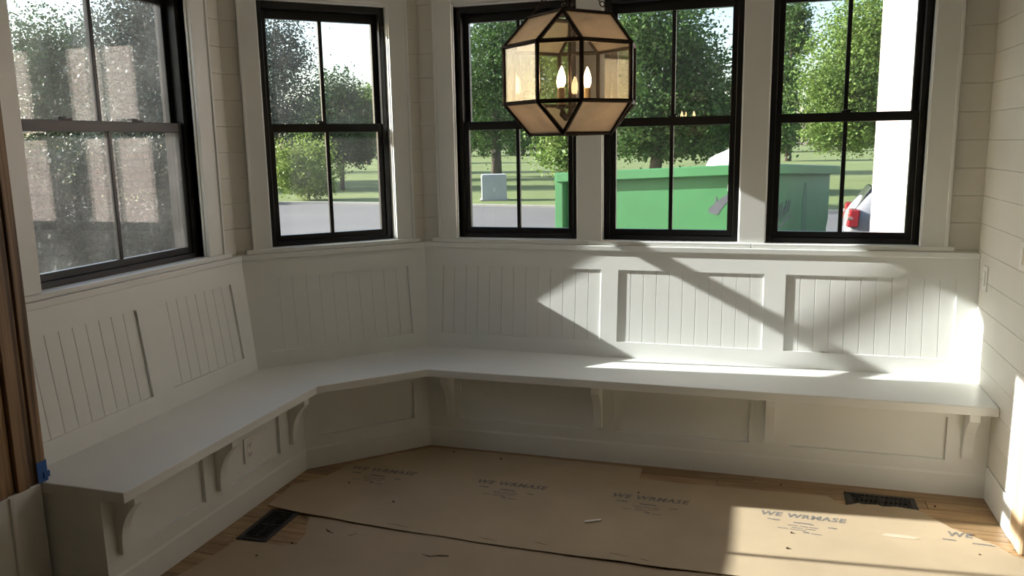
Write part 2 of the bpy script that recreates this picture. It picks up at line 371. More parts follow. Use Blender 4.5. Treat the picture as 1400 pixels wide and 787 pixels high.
# ------------------------------------------------------------------ windows
def window(idx, F, s0, s1, gm, latches, casing, stool):
    W = empty('window_%d' % idx, kind='structure')
    W.location = F((s0 + s1) / 2, 0, ZB); inv = Vector(W.location)
    def B(mb, name, mt, par, bevel=.002, **k):
        o = mb.build(name, mt, par, bevel=bevel, **k)
        if par is W: o.matrix_parent_inverse = Matrix.Translation(-inv)
        return o
    fw = .030; D0, D1 = -.040, -.155
    m = MB()
    m.fbox(F, s0, s0 + fw, D1, D0, ZB, ZT); m.fbox(F, s1 - fw, s1, D1, D0, ZB, ZT)
    m.fbox(F, s0 + fw, s1 - fw, D1, D0, ZT - .034, ZT); m.fbox(F, s0 + fw, s1 - fw, D1, D0, ZB, ZB + .026)
    B(m, 'frame', BLACK, W)
    a, b = s0 + fw, s1 - fw
    zr0, zr1 = 1.677, 1.722; st = .028
    for nm, d0, d1, zb, zt, lo, hi in (('lower_sash', -.084, -.052, ZB + .026, zr1, .030, zr1 - zr0), ('upper_sash', -.124, -.092, zr0 + .004, ZT - .034, .040, .046)):
        m = MB()
        m.fbox(F, a, a + st, d0, d1, zb, zt); m.fbox(F, b - st, b, d0, d1, zb, zt)
        m.fbox(F, a + st, b - st, d0, d1, zb, zb + lo); m.fbox(F, a + st, b - st, d0, d1, zt - hi, zt)
        sh = B(m, nm, BLACK, W)
        mid = (a + b) / 2; mw = .010
        m = MB(); m.fbox(F, mid - mw, mid + mw, d0 + .006, d1 - .002, zb + lo, zt - hi); mo = m.build('muntin', BLACK, sh, bevel=.002)
        for (p, q) in ((a + st, mid - mw), (mid + mw, b - st)):
            g = MB(); dc = (d0 + d1) / 2
            g.fbox(F, p - .004, q + .004, dc - .007, dc + .007, zb + lo - .004, zt - hi + .004)
            g.build('pane', gm, sh)
        if nm == 'lower_sash':
            for ls in latches:
                m = MB(); m.fbox(F, ls - .022, ls + .022, d0, d1 - .004, zt, zt + .008); m.fbox(F, ls - .008, ls + .030, d0 - .016, d0 + .012, zt + .008, zt + .015)
                m.build('latch', BLACK, sh, bevel=.0015)
    # white jamb lining between casing and black frame
    m = MB(); jt = .012
    m.fbox(F, s0 - jt, s0, -.05, 0, ZB - .01, ZT + jt); m.fbox(F, s1, s1 + jt, -.05, 0, ZB - .01, ZT + jt); m.fbox(F, s0, s1, -.05, 0, ZT, ZT + jt)
    B(m, 'jamb', WHITE, W, .001)
    # exterior brick-mould
    m = MB(); e = .05
    m.fbox(F, s0 - e, s0 + .004, -.172, -.155, ZB - .05, ZT + e); m.fbox(F, s1 - .004, s1 + e, -.172, -.155, ZB - .05, ZT + e)
    m.fbox(F, s0, s1, -.19, -.155, ZT - .004, ZT + e); m.fbox(F, s0 - e, s1 + e, -.20, -.155, ZB - .05, ZB + .004)
    B(m, 'exterior_trim', WHITE, W, 0)
    for (c0, c1, bb) in casing:     # bb: which edge carries the raised back band
        m = MB(); m.fbox(F, c0, c1, 0, .018, ZB - .001, 2.452)
        if bb == 'l': m.fbox(F, c0, c0 + .013, .0, .026, ZB - .001, 2.452)
        if bb == 'r': m.fbox(F, c1 - .013, c1, .0, .026, ZB - .001, 2.452)
        B(m, 'casing', WHITE, W, .0015)
    m = MB(); h0, h1 = casing[0][0] if casing[0][2] == 'l' else s0, casing[-1][1] if casing[-1][2] == 'r' else s1
    m.fbox(F, s0 - .004, s1 + .004, 0, .018, ZT + .012, 2.452); B(m, 'head_casing', WHITE, W, .0015)
    m = MB(); m.fbox(F, stool[0], stool[1], -.045, .034, 1.0535, ZB); B(m, 'stool', WHITE, W, .004, seg=2)
    return W
mid = lambda a: (a[0] + a[1]) / 2
window(1, F_left, *W1, GL_L, [W1[0] + .30, W1[1] - .28], [(.118, W1[0] - .006, 'l'), (W1[1] + .006, 1.318, 'r')], (.085, 1.34))
window(2, F_diag, *W2, GL_D, [mid(W2) + .02], [(.065, W2[0] - .006, 'l'), (W2[1] + .006, .965, 'r')], (.036, 1.0))
window(3, F_back, *W3, GL_B, [mid(W3)], [(.098, W3[0] - .006, 'l')], (.062, .97))
window(4, F_back, *W4, GL_B, [mid(W4)], [(W3[1] + .006, W4[0] - .006, '')], (.97, 1.815))
window(5, F_back, *W5, GL_B, [mid(W5)], [(W4[1] + .006, W5[0] - .006, ''), (W5[1] + .006, 2.718, 'r')], (1.815, 2.747))

# ------------------------------------------------------------------ built-in bench
bench = empty('built_in_bench', (0, 0, 0), 'long white built-in corner bench with beadboard back under the windows', 'bench')
ZS, ZSB = .457, .416; DS, DB = .5652, .4556
# seat: one continuous top
pts_f = [(XR - .001, -DS), c_bd(DS), c_dl(DS), (BX + DS, Y_END)]
pts_b = [(BX + .05, Y_END), c_dl(.05), c_bd(.05), (XR - .001, -.05)]
m = MB(); n = 4
A = pts_f; Bk = pts_b[::-1]
for i in range(3):
    q = [A[i], A[i + 1], Bk[i + 1], Bk[i]]
    m.prism(q, ZSB, ZS)
me = m.build('seat', WHITE, bench)
bm = bmesh.new(); bm.from_mesh(me.data); bmesh.ops.remove_doubles(bm, verts=bm.verts, dist=1e-5)
ff = [f_ for f_ in bm.faces if abs(f_.normal.z) < .1 and len(f_.verts) == 4 and sum(1 for g in bm.faces if g is not f_ and set(v.index for v in g.verts) == set(v.index for v in f_.verts))]
bmesh.ops.delete(bm, geom=ff, context='FACES'); bmesh.ops.recalc_face_normals(bm, faces=bm.faces); bm.to_mesh(me.data); bm.free()
bv = me.modifiers.new('bevel', 'BEVEL'); bv.width = .004; bv.segments = 2; bv.limit_method = 'ANGLE'; bv.angle_limit = .9
# reclined back: plane offset at height z
DT0, ZT0, DR0 = .037, 1.030, .1095
SLP = (DR0 - DT0) / (ZT0 - ZS)
dz = lambda z: DT0 + (ZT0 - z) * SLP
def rbox(mb, F, s0, s1, z0, z1, e0, e1):
    """box on the reclined plane; s0/s1 may be functions of the offset d"""
    fs = lambda s, d: s(d) if callable(s) else s
    P_ = []
    for z in (z0, z1):
        for s_, e in ((s0, e0), (s1, e0), (s1, e1), (s0, e1)):
            d = dz(z) + e; P_.append(F(fs(s_, d), d, z))
    mb.hexa(P_)
ck = lambda d: d * TA
ckl = lambda d: d * TL
ckd = lambda d: LD - d * TL
sections = [
    ('back', F_back, ck, XR - .001, [(.130, 1.045), (1.136, 1.885), (1.988, 2.765)], .0065, WHITE),
    ('diagonal', F_diag, ck, ckd, [(.127, .925)], .011, WHITE),
    ('left', F_left, ckl, S_END - .006, [(BY + 0 - (-.870) + 0, 0)], .011, WHITE)]
sections[2] = ('left', F_left, ckl, S_END - .006, [(-.870 * -1 + BY, 1.395 + BY), (1.528 + BY, 2.13 + BY)], .011, WHITE)
PZ0, PZ1 = .541, .924
for nm, F, sa, sb, pans, rec, mt in sections:
    m = MB()
    rbox(m, F, sa, sb, PZ1, ZT0, -.030, 0); rbox(m, F, sa, sb, ZS, PZ0, -.030, 0)
    edges = [sa] + [v for p in pans for v in p] + [sb]
    for i in range(0, len(edges), 2): rbox(m, F, edges[i], edges[i + 1], PZ0, PZ1, -.030, 0)
    rbox(m, F, sa, sb, ZS, ZT0, -.034, -.030)
    for (p0, p1) in pans: rbox(m, F, p0, p1, PZ0, PZ1, -.030, -rec - .0035)
    br = m.build('backrest', WHITE, bench)
    for (p0, p1) in pans:
        k = max(1, round((p1 - p0) / .0697)); wd = (p1 - p0) / k
        for i in range(k):
            a, b = p0 + i * wd, p0 + (i + 1) * wd; g = .0006; ch = .0016
            mb = MB(); P_ = []
            for z in (PZ0, PZ1):
                for s_, e in ((a + g, -rec - .003), (b - g, -rec - .003), (b - g, -rec - ch), (b - g - ch, -rec), (a + g + ch, -rec), (a + g, -rec - ch)):
                    d = dz(z) + e; P_.append(F(s_, d, z))
            mb.add(P_, [tuple(range(5, -1, -1)), tuple(range(6, 12))] + [(i_, (i_ + 1) % 6, 6 + (i_ + 1) % 6, 6 + i_) for i_ in range(6)])
            mb.build('board', mt, br)
# cap rail, mitred
m = MB(); dc = .0475
o_ = [(XR - .001, -dc), c_bd(dc), c_dl(dc), (BX + dc, Y_END + .006)]; i_ = [(XR - .001, 0), c_bd(0), c_dl(0), (BX, Y_END + .006)]
for k in range(3): m.prism([o_[k], o_[k + 1], i_[k + 1], i_[k]], 1.024, 1.0525)
m.build('cap_rail', WHITE, bench, bevel=.0035, seg=2)
# base: framed panels
def base(F, sa, sb, pans):
    m = MB(); fs = lambda s, d: s(d) if callable(s) else s
    def bx(s0, s1, z0, z1, d0, d1):
        q = [(fs(s0, d0), d0), (fs(s1, d0), d0), (fs(s1, d1), d1), (fs(s0, d1), d1)]
        m.hexa([F(a, b, z0) for a, b in q] + [F(a, b, z1) for a, b in q])
    z0, z1 = .164, .366
    bx(sa, sb, 0, ZSB, DB - .05, DB - .022)
    bx(sa, sb, .0, z0, DB - .022, DB - .004); bx(sa, sb, z1, ZSB, DB - .022, DB - .004)
    ed = [sa] + [v for p in pans for v in p] + [sb]
    for k in range(0, len(ed), 2): bx(ed[k], ed[k + 1], z0, z1, DB - .022, DB - .004)
    m.build('base_frame', WHITE, bench)
    for (a, b) in pans:
        m = MB(); m.fbox(F, a + .001, b - .001, DB - .0218, DB - .0195, z0 + .001, z1 - .001); m.build('base_panel', WHITE, bench)
    m = MB()
    bx(sa, sb, 0, .098, DB - .004, DB)
    q = []
    for (d_, z_) in ((DB - .004, .098), (DB, .098), (DB - .004, .110)):
        q += [F(fs(sa, d_), d_, z_), F(fs(sb, d_), d_, z_)]
    m.add(q, [(0, 2, 4), (1, 5, 3), (2, 3, 5, 4), (0, 1, 3, 2), (0, 4, 5, 1)])
    m.build('baseboard', WHITE, bench)
base(F_back, ck, XR - .001, [(.366, 1.011), (1.188, 1.839), (2.02, 2.686)])
base(F_diag, ck, ckd, [(.270, .795)])
base(F_left, ckl, S_END - .012, [(1.135 + BY, 1.520 + BY), (1.687 + BY, 2.04 + BY)])
m = MB(); m.box(BX + .02, BX + DB - .05, Y_END + .012, Y_END + .034, 0, ZSB); m.build('end_panel', WHITE, bench)
def bracket(F, s):
    # profile (offset from the base face, height): a curved corbel with a square head
    prof = [(0, .183), (.022, .183)]
    for k in range(9):
        t = k / 8; prof.append((.022 + .066 * (t ** 2.2), .20 + .165 * (1 - (1 - t) ** 1.6) if False else .20 + .175 * t ** .8))
    prof += [(.094, .380), (.094, ZSB), (0, ZSB)]
    m = MB(); hw = .021
    r0 = [F(s - hw, DB - .004 + a, b) for a, b in prof]; r1 = [F(s + hw, DB - .004 + a, b) for a, b in prof]
    m.loft([r0, r1]); m.build('bracket', WHITE, bench, bevel=.0015)
for s in (.312, 1.106, 1.929, 2.770): bracket(F_back, s)
for yy in (2.15, 1.595, 1.035): bracket(F_left, yy + BY)

# ------------------------------------------------------------------ outlets and switch
def plate(name, F, s, d, z, label, cat, kind, wdt=.072, hgt=.116):
    P0 = empty(name, F(s, d, z), label, cat); inv = Matrix.Translation(-Vector(P0.location))
    m = MB(); m.fbox(F, s - wdt / 2, s + wdt / 2, d, d + .006, z - hgt / 2, z + hgt / 2); o = m.build('cover_plate', PLATE, P0, bevel=.0025, seg=2); o.matrix_parent_inverse = inv
    if kind == 'outlet':
        for dz_ in (-.021, .021):
            m = MB(); m.fbox(F, s - .017, s + .017, d + .006, d + .0085, z + dz_ - .014, z + dz_ + .014); o = m.build('socket', PLATE, P0, bevel=.003, seg=2); o.matrix_parent_inverse = inv
            sl = MB()
            for q in (-.007, .007): sl.fbox(F, s + q - .0014, s + q + .0014, d + .0085, d + .009, z + dz_ - .004, z + dz_ + .006)
            sl.fbox(F, s - .0024, s + .0024, d + .0085, d + .009, z + dz_ - .011, z + dz_ - .006)
            q_ = sl.build('slot', SLOT, o); q_.matrix_parent_inverse = Matrix.Identity(4)
    else:
        m = MB(); m.fbox(F, s - .017, s + .017, d + .006, d + .011, z - .034, z + .034); o = m.build('rocker', PLATE, P0, bevel=.003, seg=2); o.matrix_parent_inverse = inv
    return P0
plate('wall_outlet', F_left, 1.360 + BY, DB - .0195, .270, 'white power outlet in the panel below the left bench seat', 'outlet', 'outlet')
plate('wall_switch', F_right, .166, .0, .950, 'white switch plate at bench-back height beside the corner of the right wall', 'switch', 'rocker')
plate('light_switch', F_right, .69, .0, 1.125, 'white light switch at the right edge of the picture above the other plate', 'switch', 'rocker')

# ------------------------------------------------------------------ right post
m = MB()
m.box(XR - .008, XR + .13, -.99, -.848, 0, CEIL_Z - .002)
po = m.build('timber_post', POSTW, bevel=.012, seg=2); tag(po, 'pale unpainted timber post at the end of the right wall', 'post')

# ------------------------------------------------------------------ pedestal and stained boards at the left
m = MB(); m.box(BX + .002, -.530, -3.30, Y_END - .002, 0, .4570); m.box(-.530, -.522, -2.375, -2.355, 0, .4570); 
ped = m.build('trim_1', WHITE, bevel=.003); tag(ped, kind='structure')
yy = -2.212
names_ = ['rightmost', 'second from the right', 'third from the right', 'fourth from the right', 'fifth from the right', 'sixth from the right', 'seventh from the right']
for k in range(7):
    tw = (.042, .034, .046, .036, .044, .04, .045)[k]; dx = (0, -.008, .003, -.012, -.002, -.01, 0)[k]; top = (1.962, 1.958, 1.962, 1.95, 1.96, 1.958, 1.96)[k]
    m = MB(); m.box(-.615 + dx, -.529 + dx, yy - tw + .0015, yy - .001, .4574, top)
    o = m.build('stained_board', STAIN, bevel=.002); tag(o, 'brown stained board standing on the white ledge, %s' % names_[k], 'board', 'brown boards standing at the left')
    if k == 0:
        tp = MB(); tp.box(-.5288, -.5275, yy - .040, yy + .0008, .4576, .533); tp.box(-.59, -.5275, yy - .0006, yy + .0008, .4576, .533); tp.box(-.5275, -.5225, yy - .018, yy + .006, .470, .492)
        tag(tp.build('tape_strip', TAPE), 'blue masking tape on the lower corner of the boards', 'tape')
    yy -= tw

# ------------------------------------------------------------------ floor protection sheets
def sheet(name, pts, zfun, th, label, extra=None):
    bm = bmesh.new(); vs_ = [bm.verts.new((x, y, 0)) for x, y in pts]; fc = bm.faces.new(vs_)
    bmesh.ops.triangulate(bm, faces=bm.faces[:])
    for it in range(4):
        es = [e for e in bm.edges if e.calc_length() > .14]
        if not es: break
        bmesh.ops.subdivide_edges(bm, edges=es, cuts=1); bmesh.ops.triangulate(bm, faces=bm.faces[:])
    bmesh.ops.recalc_face_normals(bm, faces=bm.faces)
    if bm.faces[:][0].normal.z < 0: bmesh.ops.reverse_faces(bm, faces=bm.faces)
    for v in bm.verts: v.co.z = zfun(v.co.x, v.co.y)
    r = bmesh.ops.extrude_face_region(bm, geom=bm.faces[:])
    for g in r['geom']:
        if isinstance(g, bmesh.types.BMVert): g.co.z += th
    bmesh.ops.recalc_face_normals(bm, faces=bm.faces)
    me = bpy.data.meshes.new(name); bm.to_mesh(me); bm.free(); me.materials.append(CARD)
    o = bpy.data.objects.new(name, me); link(o); return tag(o, label, 'cardboard')
low = [(.0, -1.39), (1.0, -1.40), (2.0, -1.38), (3.2, -1.36), (3.2, -3.4), (-.26, -3.4), (-.25, -2.1), (-.20, -1.86), (-.175, -1.675), (-.05, -1.655), (.02, -1.66), (.085, -1.64), (.07, -1.54), (.03, -1.46)]
s_low = sheet('cardboard_sheet', low, lambda x, y: .0006, .0022, 'brown floor-protection board nearest the camera, below the overlapping edge')
def ztop(x, y):
    near = max(0, min(1, (-1.25 - y) / .2)); z = .0006 + near * .0065
    if x < .25: z += .010 * near * max(0, min(1, (.25 - x) / .45))
    z += .004 * near * max(0, math.sin(x * 5.3 + .4))
    z += .0075 * max(0, 1 - abs(x - 2.41) / .30) ** .5 * max(0, 1 - abs(y + .665) / .10) if abs(x - 2.41) < .30 else 0
    return z
upp = [(-.234, -1.358), (-.10, -1.383), (0, -1.392), (.10, -1.398), (.213, -1.411), (.35, -1.417), (.48, -1.425), (.624, -1.424), (.78, -1.436), (.946, -1.44), (1.1, -1.441), (1.245, -1.446), (1.4, -1.444), (1.528, -1.449), (1.66, -1.438), (1.80, -1.432), (2.4, -1.42), (3.25, -1.40), (3.25, -1.26), (3.0, -1.09),
       (2.835, -.996), (2.79, -.92), (2.74, -.88), (2.653, -.804), (2.575, -.700), (2.55, -.672), (2.50, -.668), (2.465, -.664), (2.43, -.672), (2.41, -.676), (2.39, -.664), (2.355, -.676), (2.33, -.672), (2.31, -.664), (2.285, -.682), (2.255, -.696), (2.225, -.675), (2.205, -.640), (2.185, -.608),
       (2.05, -.612), (1.80, -.622), (1.602, -.632), (1.45, -.628), (1.34, -.630), (1.335, -.500), (.9, -.492), (.42, -.488), (.22, -.492), (.05, -.63), (-.106, -.816), (-.156, -1.0), (-.258, -1.126), (-.247, -1.25)]
s_up = sheet('cardboard_sheet', upp, ztop, .0022, 'large brown floor-protection board printed with blue stamps under the windows')
# printed stamps
def text_mesh(txt, size, shear=0):
    cu = bpy.data.curves.new('print', 'FONT'); cu.body = txt; cu.size = size; cu.align_x = 'CENTER'; cu.shear = shear; cu.resolution_u = 2; cu.offset = .0016; cu.space_character = 1.12
    ob = bpy.data.objects.new('tmp', cu); COL.objects.link(ob)
    dg = bpy.context.evaluated_depsgraph_get(); me = bpy.data.meshes.new_from_object(ob.evaluated_get(dg))
    bpy.data.objects.remove(ob); bpy.data.curves.remove(cu); me.materials.clear(); me.materials.append(INK); return me
def bars_mesh(spec):
    mb = MB()
    for (x0, x1, y0, h) in spec: mb.add([(x0, y0, 0), (x1, y0 - .001, 0), (x1, y0 + h, 0), (x0, y0 + h + .001, 0)], [(0, 1, 2, 3)])
    me = bpy.data.meshes.new('print'); me.from_pydata(mb.v, [], mb.f); me.materials.append(INK); return me
t_head = text_mesh('WE WRMASE', .054, .25); t_short = text_mesh('WE', .058, .25)
t_script = bars_mesh([(-.14, -.118, -.040, .008), (-.117, -.092, -.043, .010), (-.035, .035, -.052, .009), (.03, .045, -.055, .006), (.10, .135, -.066, .007)])
t_small = bars_mesh([(-.06, -.02, -.078, .005), (-.012, .02, -.08, .005), (.026, .06, -.082, .005), (-.045, .0, -.098, .004), (.008, .05, -.10, .004), (-.10, -.06, -.112, .004), (-.05, .01, -.116, .004), (.0, .022, -.134, .010), (.03, .07, -.138, .005)])
for i, (sx, sy) in enumerate(((.093, -.868), (.762, -.868), (1.415, -.858), (2.067, -.872), (2.74, -.882))):
    for me in (t_head, t_script, t_small):
        if i == 4 and me is t_small: continue
        o = bpy.data.objects.new('print', t_short if (i == 4 and me is t_head) else me); link(o, s_up)
        if me is not t_head: o['kind'] = 'stuff'
        o.location = (sx - (.07 if (i == 4 and me is t_head) else 0), sy, .0036)
# scraps and tears
m = MB(); m.box(-.036, .036, -.006, .006, 0, .003); o = m.build('paper_scrap', PAPER); o.location = (1.214, -1.128, .0062); o.rotation_euler = (0, 0, .5); tag(o, 'small pale scrap lying on the brown board', 'scrap')
m = MB(); m.prism([(-.07, -.006), (-.02, -.014), (.05, -.012), (.075, 0), (.03, .016), (-.05, .014)], 0, .0008); o = m.build('clear_tape', CLEAR); o.location = (2.44, -.94, .0032); tag(o, 'shiny strip of clear tape on the sunlit brown board', 'tape')
for k, (tx, ty, pts) in enumerate(((.67, -1.58, [(-.06, .004), (-.02, -.012), (.005, .0), (.03, .004), (.055, .012), (.05, .02), (.01, .012), (-.02, -.004)]),
                                   (.16, -1.50, [(-.03, .02), (-.01, -.004), (.03, -.016), (.0, .002)]), (.27, -1.50, [(-.02, -.012), (-.008, -.010), (.015, .014), (.0, .0)]))):
    m = MB(); m.prism(pts, 0, .0006); o = m.build('tear', TEAR, s_low); o.location = (tx, ty, .0030)
for k, (tx, ty, lx) in enumerate(((.42, -1.385, .05), (.83, -1.40, .04), (1.05, -1.38, .03), (1.37, -1.395, .04), (1.47, -1.41, .02))):
    m = MB(); m.prism([(-lx, .004), (-lx * .2, .002), (lx, -.006), (lx * .3, -.003)], 0, .0006); o = m.build('crease', TEAR, s_up); o.location = (tx, ty, ztop(tx, ty) + .0026)
for k, (tx, ty) in enumerate(((.62, -.56), (.35, -.53), (1.36, -.79), (.0, -1.03), (.30, -1.17), (2.02, -1.02), (2.0, -1.16), (.06, -1.63), (2.63, -.60), (1.99, -.53), (2.71, -1.02), (-.02, -1.76))):
    m = MB(); r = .003 + .003 * random.random(); m.lathe([(r, 0), (r * .9, .004), (r * .3, .006)], n=7); o = m.build('debris_crumb', TEAR); o.location = (tx, ty, .0032 if ty > -1.5 and tx < 2.6 and tx != 1.99 else .0005)
    tag(o, 'tiny dark crumb of debris on the floor near %s' % ('the back bench base', 'the inner bench corner', 'the middle stamp', 'the left bench corner', 'the first stamp', 'the sunlit stamp', 'the window bar shadow', 'the torn board edge', 'the right floor vent', 'the bare plank strip', 'the timber post', 'the left floor vent')[k], 'debris')

# ------------------------------------------------------------------ floor registers
def register(x, y, L, Wd, rz, label):
    R = empty('floor_vent', (x, y, 0), label, 'vent', rz=rz)
    m = MB(); b = .022; h = .006
    m.box(-L / 2, L / 2, -Wd / 2, -Wd / 2 + b, 0, h); m.box(-L / 2, L / 2, Wd / 2 - b, Wd / 2, 0, h)
    m.box(-L / 2, -L / 2 + b * 1.2, -Wd / 2 + b, Wd / 2 - b, 0, h); m.box(L / 2 - b * 1.2, L / 2, -Wd / 2 + b, Wd / 2 - b, 0, h)
    m.box(-.006, .006, -Wd / 2 + b, Wd / 2 - b, 0, h)
    m.build('frame', REG, R, bevel=.002)
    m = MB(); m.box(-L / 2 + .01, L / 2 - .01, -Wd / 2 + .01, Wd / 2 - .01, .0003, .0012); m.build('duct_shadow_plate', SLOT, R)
    for sx in (-1, 1):
        m = MB(); a0 = .012; a1 = L / 2 - b * 1.2 - .014
        nx = 5
        for k in range(nx + 1):
            xx = sx * (a0 + (a1 - a0) * k / nx); m.bar((xx - .012, -Wd / 2 + b, .0035), (xx + .012, Wd / 2 - b, .0035), .0035, .004); m.bar((xx + .012, -Wd / 2 + b, .0035), (xx - .012, Wd / 2 - b, .0035), .0035, .004)
        m.bar((sx * a0, 0, .0035), (sx * a1, 0, .0035), .004, .004); m.bar((sx * (a1 + .006), -Wd / 2 + b, .0035), (sx * (a1 + .006), Wd / 2 - b, .0035), .005, .004)
        m.build('lattice', REG, R)
    return R
register(2.409, -.615, .296, .150, 0, 'black lattice floor vent by the right end of the bench')
register(-.123, -1.515, .285, .142, PI / 2 + .03, 'black floor vent half under the board by the left bench')

# ------------------------------------------------------------------ pendant lantern
PC = Vector((1.297, -1.90, 1.795)); LP = empty('pendant_lantern', PC, 'black framed faceted glass lantern hanging on chains before the windows', 'lamp')
pa, pb, phi, hh, HH, rr = .174, .087, -1.501, .081, .169, .122
RR = math.hypot(pa, pb); al = math.atan2(pa, pb) - PI / 4
bt, bb_, tv, bv_ = [], [], [], []
for k in range(8):
    ang = phi + (k // 2) * PI / 2 + (-al if k % 2 == 0 else al)
    bt.append(Vector((RR * math.cos(ang), RR * math.sin(ang), hh))); bb_.append(Vector((RR * math.cos(ang), RR * math.sin(ang), -hh)))
for k in range(4):
    ang = phi + k * PI / 2; tv.append(Vector((rr * math.cos(ang), rr * math.sin(ang), HH))); bv_.append(Vector((rr * math.cos(ang), rr * math.sin(ang), -HH)))
edges = []
for k in range(8):
    edges += [(bt[k], bt[(k + 1) % 8]), (bb_[k], bb_[(k + 1) % 8]), (bt[k], bb_[k])]
for k in range(4):
    edges += [(tv[k], tv[(k + 1) % 4]), (bv_[k], bv_[(k + 1) % 4])]
    for q in (2 * k, 2 * k + 1): edges += [(tv[k], bt[q]), (bv_[k], bb_[q])]
m = MB()
for a, b in edges: m.tube([a, b], .0066, 6)
for v in bt + bb_ + tv + bv_: m.lathe([(.002, -.0075), (.0068, -.004), (.0068, .004), (.002, .0075)], c=v, n=6)
m.build('frame', BRONZE, LP)
def pane(pts, mt):
    c0 = sum(pts, Vector()) / len(pts); g = MB()
    inner = [c0 + (p - c0) * .985 for p in pts]; nrm = (inner[1] - inner[0]).cross(inner[2] - inner[0]).normalized() * .0012
    g.loft([[p - nrm for p in inner], [p + nrm for p in inner]]); g.build('glass_pane', mt, LP)
for k in range(8): pane([bt[k], bt[(k + 1) % 8], bb_[(k + 1) % 8], bb_[k]], GL_LAMP)
for k in range(4):
    pane([tv[k], bt[2 * k], bt[2 * k + 1]], GL_LAMP); pane([bv_[k], bb_[2 * k], bb_[2 * k + 1]], GL_LAMP)
    j = (k + 1) % 4
    pane([tv[k], bt[2 * k + 1], bt[(2 * k + 2) % 8], tv[j]], GL_FROST); pane([bv_[k], bb_[2 * k + 1], bb_[(2 * k + 2) % 8], bv_[j]], GL_FROST)
# candle cluster
m = MB(); m.tube([(0, 0, -.125), (0, 0, HH + .12)], .005, 8); m.lathe([(.004, -.135), (.016, -.125), (.010, -.11), (.005, -.10)], n=12)
cc = [Vector((.052 * math.cos(t), .052 * math.sin(t), 0)) for t in (.28, 2.37, 4.47)]
for p in cc:
    m.tube([(0, 0, -.118), (p.x * .5, p.y * .5, -.128), (p.x, p.y, -.112), (p.x, p.y, -.094)], .004, 6); m.lathe([(.004, -.096), (.015, -.092), (.014, -.086)], c=(p.x, p.y, 0), n=10)
m.build('candelabra', BRONZE, LP, smooth=False)
for p in cc:
    m = MB(); m.lathe([(.0105, -.092), (.0105, -.040), (.009, -.036)], c=(p.x, p.y, 0), n=12); cs = m.build('candle_sleeve', CANDLE, LP)
    m = MB(); m.lathe([(.006, -.036), (.0105, -.026), (.0120, -.014), (.0100, .000), (.0055, .014), (.001, .024)], c=(p.x, p.y, 0), n=12); m.build('bulb', BULB, cs, smooth=True)
def chain(name, a, b, parent, link_l=.020):
    m = MB(); a = Vector(a); b = Vector(b); d = (b - a).normalized(); nL = max(2, int((b - a).length / (link_l * .72)))
    s1 = d.cross(Vector((0, 0, 1))) if abs(d.z) < .95 else Vector((1, 0, 0)); s1.normalize(); s2 = d.cross(s1)
    for k in range(nL):
        c0 = a + (b - a) * (k + .5) / nL; sd_ = s1 if k % 2 else s2
        ring = [c0 + d * (link_l / 2 * math.cos(t)) + sd_ * (.006 * math.sin(t)) for t in [2 * PI * q / 10 for q in range(11)]]
        m.tube(ring, .0016, 5)
    m.build(name, BRONZE, parent)
ringz = HH + .125
for v in tv: chain('chain', v, (v.x * .06, v.y * .06, ringz), LP)
m = MB(); m.tube([(.014 * math.cos(t), 0, ringz + .012 + .014 * math.sin(t)) for t in [2 * PI * q / 14 for q in range(15)]], .003, 6); m.build('ring', BRONZE, LP)
chain('chain', (0, 0, ringz + .024), (0, 0, CEIL_Z - PC.z - .03), LP)
m = MB(); m.lathe([(.004, -.035), (.02, -.03), (.06, -.012), (.062, -.001)], c=(0, 0, CEIL_Z - PC.z), n=20); m.build('canopy', BRONZE, LP, smooth=True)

# ------------------------------------------------------------------ outdoors: ground
G = -.55
m = MB(); m.box(-160, 120, -30, 22.6, G - .3, G); o = m.build('pavement', ASPH); tag(o, kind='structure')
m = MB()
m.add([(-160, 23.9, G + .02), (-14, 23.9, G + .02), (3, 21.6, G + .02), (120, 20.5, G + .02), (120, 220, G + .35), (-160, 220, G + .35)], [(0, 1, 2, 3, 4, 5)])
m.add([(-160, 23.9, G - .3), (-14, 23.9, G - .3), (3, 21.6, G - .3), (120, 20.5, G - .3)] + [(-160, 23.9, G + .02), (-14, 23.9, G + .02), (3, 21.6, G + .02), (120, 20.5, G + .02)], [(0, 1, 5, 4), (1, 2, 6, 5), (2, 3, 7, 6)])
lawn = m.build('lawn', GRASS); tag(lawn, kind='structure')
m = MB(); m.prism([(-160, 23.6), (-14, 23.6), (-14, 23.9), (-160, 23.9)], G - .2, G + .06); m.prism([(-14, 23.6), (3, 21.3), (3, 21.6), (-14, 23.9)], G - .2, G + .06); m.prism([(3, 21.3), (120, 20.2), (120, 20.5), (3, 21.6)], G - .2, G + .06)
tag(m.build('curb', CURB), kind='structure')
m = MB(); m.box(-160, 120, 22.0, 24.0, G - .3, G - .002); tag(m.build('gutter_pavement', ASPH), kind='structure')

# house wing to the right of the windows
m = MB(); m.box(2.975, 6.8, .17, 5.0, G - .1, 3.6); tag(m.build('wall_outside', BRICK), kind='structure')

# utility box
m = MB(); m.box(-.55, .55, -.5, .5, 0, .95); m.box(-.53, .53, -.48, .48, .95, .99)
ub = empty('utility_box', (-7.95, 25.5, G + .02), 'pale grey square utility box standing on the lawn by the street', 'box', rz=.35)
m.build('cabinet', CONC, ub, bevel=.02); m = MB(); m.box(-.62, .62, -.57, .57, -.04, .05); m.build('pad', CURB, ub); m = MB(); m.box(-.05, .05, -.515, -.5, .35, .50); m.build('latch_plate', RIM, ub)
ub.scale = (.86, .9, 1)

